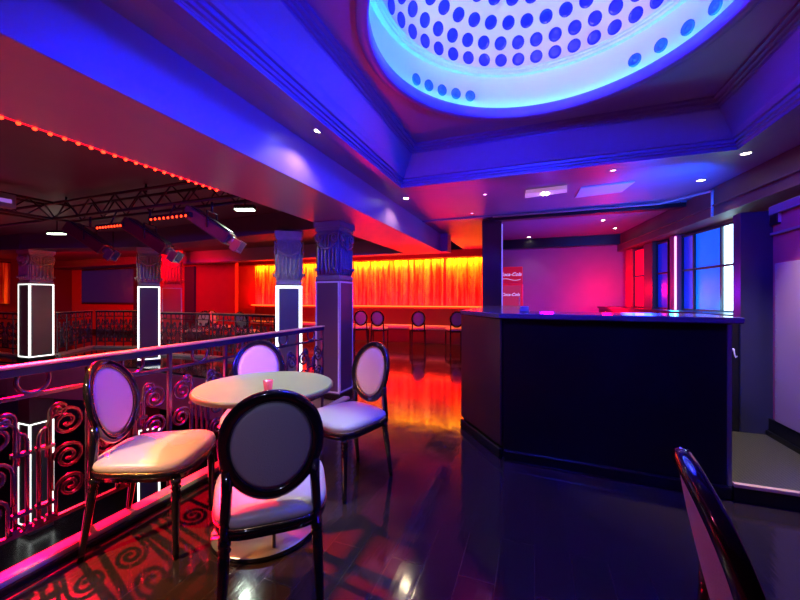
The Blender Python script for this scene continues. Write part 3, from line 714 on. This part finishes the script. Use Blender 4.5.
# screen, dark door on the far wall
sx0, sx1 = atD(80, 12.78)[0], atD(139, 11.2)[0]
t = thing('projection_screen', 'large dark blue projection screen on the far red wall', 'screen', (0, 0, 0))
bx('screen_panel', M['screen'], -14.9, -12.2, 7.93, 7.96, 1.05, 2.14, t); bx('screen_frame', M['frame'], -14.97, -12.13, 7.961, 7.995, .99, 2.19, t)
t = tag(bx('hanging_drape', mat('dark blue drape', (.03,.03,.09), .6), -12.1, -11.2, 7.85, 7.95, .02, 2.19), 'dark blue drape hanging right of the projection screen', 'drape')
d = bpy.data.objects.new('door_2', None); COL.objects.link(d); d['kind'] = 'structure'
bx('door_leaf', mat('blue grey door', (.05,.06,.10), .5), -9.95, -9.55, 7.94, 7.998, .0, 2.15, d)

# ------------------------------------------------------------------ lights on ceilings
def make_down(label, loc, lens, r=.035):
    t = thing('ceiling_downlight', label, 'ceiling light', loc)
    b = nb(); lathe(b, [(r*1.35,0),(r*1.35,-.004),(r*1.05,-.008),(r,-.004),(r,.0)], 24, cap0=False, cap1=False); obj('trim_ring', b, M['steel'], t)
    b = nb(); lathe(b, [(r*.98,-.001),(r*.6,-.006),(.001,-.007)], 20); obj('lens', b, lens, t)
    return t
def down(px, py, z, label, lens='lens', power=0, col=WARM, cone=100, aim=None, r=.035):
    D = F_PX*(z-CAM_H)/(HZ-py); x, y = atD(px, D); t = make_down(label, (x, y, z-.0005), M[lens], r)
    t['group'] = 'recessed ceiling lights'
    if power:
        a = (0, 0, -1) if aim is None else (aim[0]-x, aim[1]-y, aim[2]-z)
        lamp('SPOT', 'bulb', (0,0,-.012), (a[0],a[1],a[2]-.012), col, power, .02, cone=cone, blend=.5, parent=t)
    return x, y
down(319, 130, ZC, 'nearest bright downlight between the blue beam and the coffer', power=20, cone=130)
down(406, 198, ZC, 'bright downlight at the far left corner of the coffer', power=18, cone=130)
down(746, 153, ZC, 'bright downlight at the far right corner of the coffer', power=12)
down(701, 180, ZC, 'downlight left of the timber beam above the bar', power=12)
down(485, 194, ZC, 'pink downlight just beyond the middle of the coffer edge', 'lens_pink', r=.022)
down(472, 213, ZC, 'small pink downlight nearest the dark pillar', 'lens_pink', r=.02)
down(613, 170, ZC, 'pink downlight above the white hatch', 'lens_pink', r=.026)
down(603, 220, ZC, 'left of the two small downlights behind the bar', 'lens', r=.03)
down(615, 228, ZC, 'right of the two small downlights behind the bar', 'lens', r=.03)
down(529, 237, ZC, 'bright downlight over the drinks fridge', 'lens', power=5, col=(1,.85,.9), r=.04)
down(242, 246, 2.2, 'downlight in the dark ceiling left of the third column', 'lens', power=10, r=.03)
# table key light (from the coffer), orange lit chair
down(330, -260, ZC, 'downlight above the round table, outside the coffer', power=0)
lamp('SPOT', 'table_light', (-.95, 1.75, 2.45), (-1.25, 1.50, .6), (.9,1,.60), 110, .03, cone=40, blend=.6)
lamp('SPOT', 'orange_chair_light', (-3.0, .9, 2.35), (-1.6, 1.27, .45), (1,.26,.01), 300, .03, cone=20, blend=.6)
lamp('SPOT', 'kerb_light', (-2.35, -.4, 2.05), (-2.15, 1.8, .1), (1,.55,.25), 380, .03, cone=60, blend=.8)
lamp('SPOT', 'step_light', (1.45, 2.95, 2.3), (1.5, 3.1, .1), (1,.85,.6), 150, .03, cone=75, blend=.8)
# flush hatch and light bar
def flat_quad(pts_px, z):
    return [atD(px, F_PX*(z-CAM_H)/(HZ-py)) for px, py in pts_px]
q = flat_quad([(575,197),(581,187),(635,181),(622,191)], ZC)
b = nb(); prism(b, [q[0], q[1], q[2], q[3]], ZC-.012, ZC-.001)
tag(obj('ceiling_hatch', b, mat('white hatch panel', (.85,.85,.9), .5)), 'white rectangular hatch panel in the blue lit ceiling', 'hatch')
q = flat_quad([(525,195),(526,190),(567,185),(567,189)], ZC)
t = thing('light_fitting', 'slim pale light fitting on the ceiling left of the white hatch', 'light fitting', (0,0,0))
b = nb(); prism(b, q, ZC-.04, ZC-.001); obj('housing', b, mat('pale fitting', (.8,.7,.8), .4, emit=(.9,.4,.8), es=.35), t)
cx_ = (q[0][0]+q[2][0])/2; cy_ = (q[0][1]+q[2][1])/2
b = nb(); lathe(b, [(.04,0),(.04,-.01),(.001,-.014)], 16, c=(cx_, cy_, ZC-.041)); obj('lens', b, M['lens'], t)
lamp('SPOT', 'bulb', (cx_, cy_, ZC-.06), (cx_, cy_, 0), (1,.6,.9), 12, .02, cone=120, parent=t)

# ------------------------------------------------------------------ led strip under the beam
t = thing('led_strip', 'red led strip along the atrium edge of the blue beam', 'led strip', (0,0,0))
bx('channel', M['led_halo'], SX-.022, SX-.001, -.5, 2.35, ZB+.0, ZB+.03, t)
b = nb(); bmesh.ops.create_uvsphere(b, u_segments=10, v_segments=6, radius=.011); l0 = obj('led', b, M['led_red'], t); k = 0
for i in range(40):
    y = 2.32-i*.066
    o = l0 if i == 0 else l0.copy()
    if i: COL.objects.link(o); o.parent = t
    o.location = (SX-.012, y, ZB-.004)
lamp('AREA', 'strip_glow', (SX-.03, 1.2, ZB-.03), (SX-.2, 1.2, 1.0), (1,.03,.02), 14, .03, 2.4).parent = t

# ------------------------------------------------------------------ truss with moving lights
TY = 2.66; TX = -5.45
truss = thing('lighting_truss', 'black square lighting truss hanging over the atrium', 'truss', (0,0,0))
zt0, zt1 = 2.14, 2.33
def chord(p, q): 
    b = nb(); tube(b, [p, q], .016, 8); obj('chord', b, M['truss'], truss)
for dz in (zt0, zt1):
    for off in (-.09, .09):
        chord((TX+off, TY+off, dz), (SX-.03, TY+off, dz)); chord((TX+off, TY+off, dz), (TX+off, -2.5, dz))
        chord((TX-.09, TY+off, dz), (-11.5, TY+off, dz)) if off < 0 else None
b = nb()
def lattice(p, q, step=.2):
    p, q = Vector(p), Vector(q); L = (q-p).length; n = int(L/step)
    for i in range(n):
        a = p.lerp(q, i/n); c = p.lerp(q, (i+1)/n); (z0, z1) = (zt0, zt1) if i % 2 else (zt1, zt0)
        tube(b, [(a.x, a.y, z0), (c.x, c.y, z1)], .008, 6)
for off in (-.09, .09):
    lattice((TX+off, TY+off, 0), (SX-.03, TY+off, 0)); lattice((TX+off, TY+off, 0), (TX+off, -2.5, 0))
obj('lattice', b, M['truss'], truss)
for x in (-5.3, -3.9, -2.9):
    b = nb(); tube(b, [(x, TY, zt1), (x, TY, 2.419)], .012, 8); obj('hanger', b, M['truss'], truss)
# scanners
def scanner(label, px, py, ln, head_m, warm):
    D = TY/(cos(TH)+(px-400)/F_PX*sin(TH)); x, y = atD(px, D); z = CAM_H+(HZ-py)*D/F_PX
    t = thing('scanner_light', label, 'stage light', (x, y, z), TH)
    tilt = R(-34)
    rot = Matrix.Rotation(-tilt, 4, 'Y')
    def add(name, b, m, bev=0): b.transform(rot); return obj(name, b, m, t, bevel=bev)
    b = nb(); box(b, -ln/2, ln/2*.62, -.075, .075, -.06, .06); add('body', b, head_m, .012)
    b = nb(); box(b, -ln/2+.04, ln/2*.5, -.06, .06, .061, .075); add('cooling_fins', b, M['truss'])
    b = nb(); tube(b, [(ln*.31,0,0),(ln*.40,0,0)], .045, 14); add('lens_tube', b, M['steel'])
    b = nb(); box(b, ln*.41, ln*.5, -.055, .055, -.065, -.05); box(b, ln*.40, ln*.52, -.06, -.05, -.065, .05); box(b, ln*.40, ln*.52, .05, .06, -.065, .05); add('mirror_cradle', b, M['steel'])
    b = nb(); tube(b, [(-.02,-.09,0),(-.02,-.09,.16),(-.02,.09,.16),(-.02,.09,0)], .009, 6); tube(b, [(-.02,0,.16),(-.02,0,zt0-z)], .012, 6); obj('yoke', b, M['truss'], t)
    return t
sm = mat('scanner housing', (.13,.12,.13), .3, .4, var=.3); sm2 = mat('red lit scanner housing', (.14,.03,.04), .3, .3, var=.3)  # second housing has the red light put into its colour
scanner('grey scanner light hanging under the truss, nearest the blue beam', 214, 229, .62, sm, 0)
scanner('scanner light in the middle of the three under the truss', 152, 240, .66, sm2, 0)
scanner('scanner light furthest left of the three under the truss', 92, 241, .62, sm2, 0)
# red led bars
def led_bar(label, xa, xb, py):
    px = (xa+xb)/2; D = (TY-.15)/(cos(TH)+(px-400)/F_PX*sin(TH)); z = CAM_H+(HZ-py)*D/F_PX
    Da = (TY-.15)/(cos(TH)+(xa-400)/F_PX*sin(TH)); Db = (TY-.15)/(cos(TH)+(xb-400)/F_PX*sin(TH))
    ax = atD(xa, Da)[0]; bxx = atD(xb, Db)[0]
    t = thing('led_bar', label, 'led bar', (ax, TY-.15, z)); L = bxx-ax
    bx('housing', M['truss'], -.01, L+.01, -.02, .02, .0, .045, t); n = 9; l = None
    for i in range(n):
        b = nb(); bmesh.ops.create_uvsphere(b, u_segments=8, v_segments=6, radius=.012)
        if l is None: l = obj('led', b, M['led_red'], t); o = l
        else: b.free(); o = l.copy(); COL.objects.link(o); o.parent = t
        o.location = (L*(i+.5)/n, -.018, .010)
    b = nb(); tube(b, [(L/2,0,.045),(L/2,.06,2.14-z)], .008, 6); obj('bracket', b, M['truss'], t)
led_bar('red led bar on the truss, right one of the two', 151, 190, 219)
led_bar('red led bar on the truss, left one of the two', 98, 124, 228)
# floodlights
def flood(px, py, D, label, lens='lens_cool', w=.11):
    x, y = atD(px, D); z = CAM_H+(HZ-py)*D/F_PX
    t = thing('work_light', label, 'work light', (x, y, z), TH)
    b = nb(); box(b, -w, w, -.04, .04, .008, .05); obj('housing', b, M['truss'], t, bevel=.006)
    b = nb(); box(b, -w*.9, w*.9, -.042, .03, -.006, .007); obj('lens', b, M[lens], t)
    b = nb(); tube(b, [(0,0,.05),(0,0,2.419-z)], .008, 6); obj('stem', b, M['truss'], t)
    lamp('SPOT', 'bulb', (0,0,-.03), (0,0,-1), (.8,1,.8), 14, .03, cone=150, blend=.3, parent=t)
flood(245, 210, 4.0, 'bright work light hanging close to the blue beam, right of the scanners')
flood(57, 234, 5.6, 'bright work light hanging above the first white framed column', w=.13)
flood(113, 254, 6.6, 'small round white light left of the second white framed column', 'lens', w=.05)
t = thing('control_box', 'small grey control box mounted on the truss at the far left', 'box', (-5.335, 2.05, 2.16))
cs = bx('case', M['steel'], 0, .10, -.14, .14, 0, .15, t, bevel=.008); bx('display', mat('violet display', (.2,.1,.4), .3, emit=(.5,.2,1), es=.5), .101, .106, -.10, .10, .05, .09, cs)
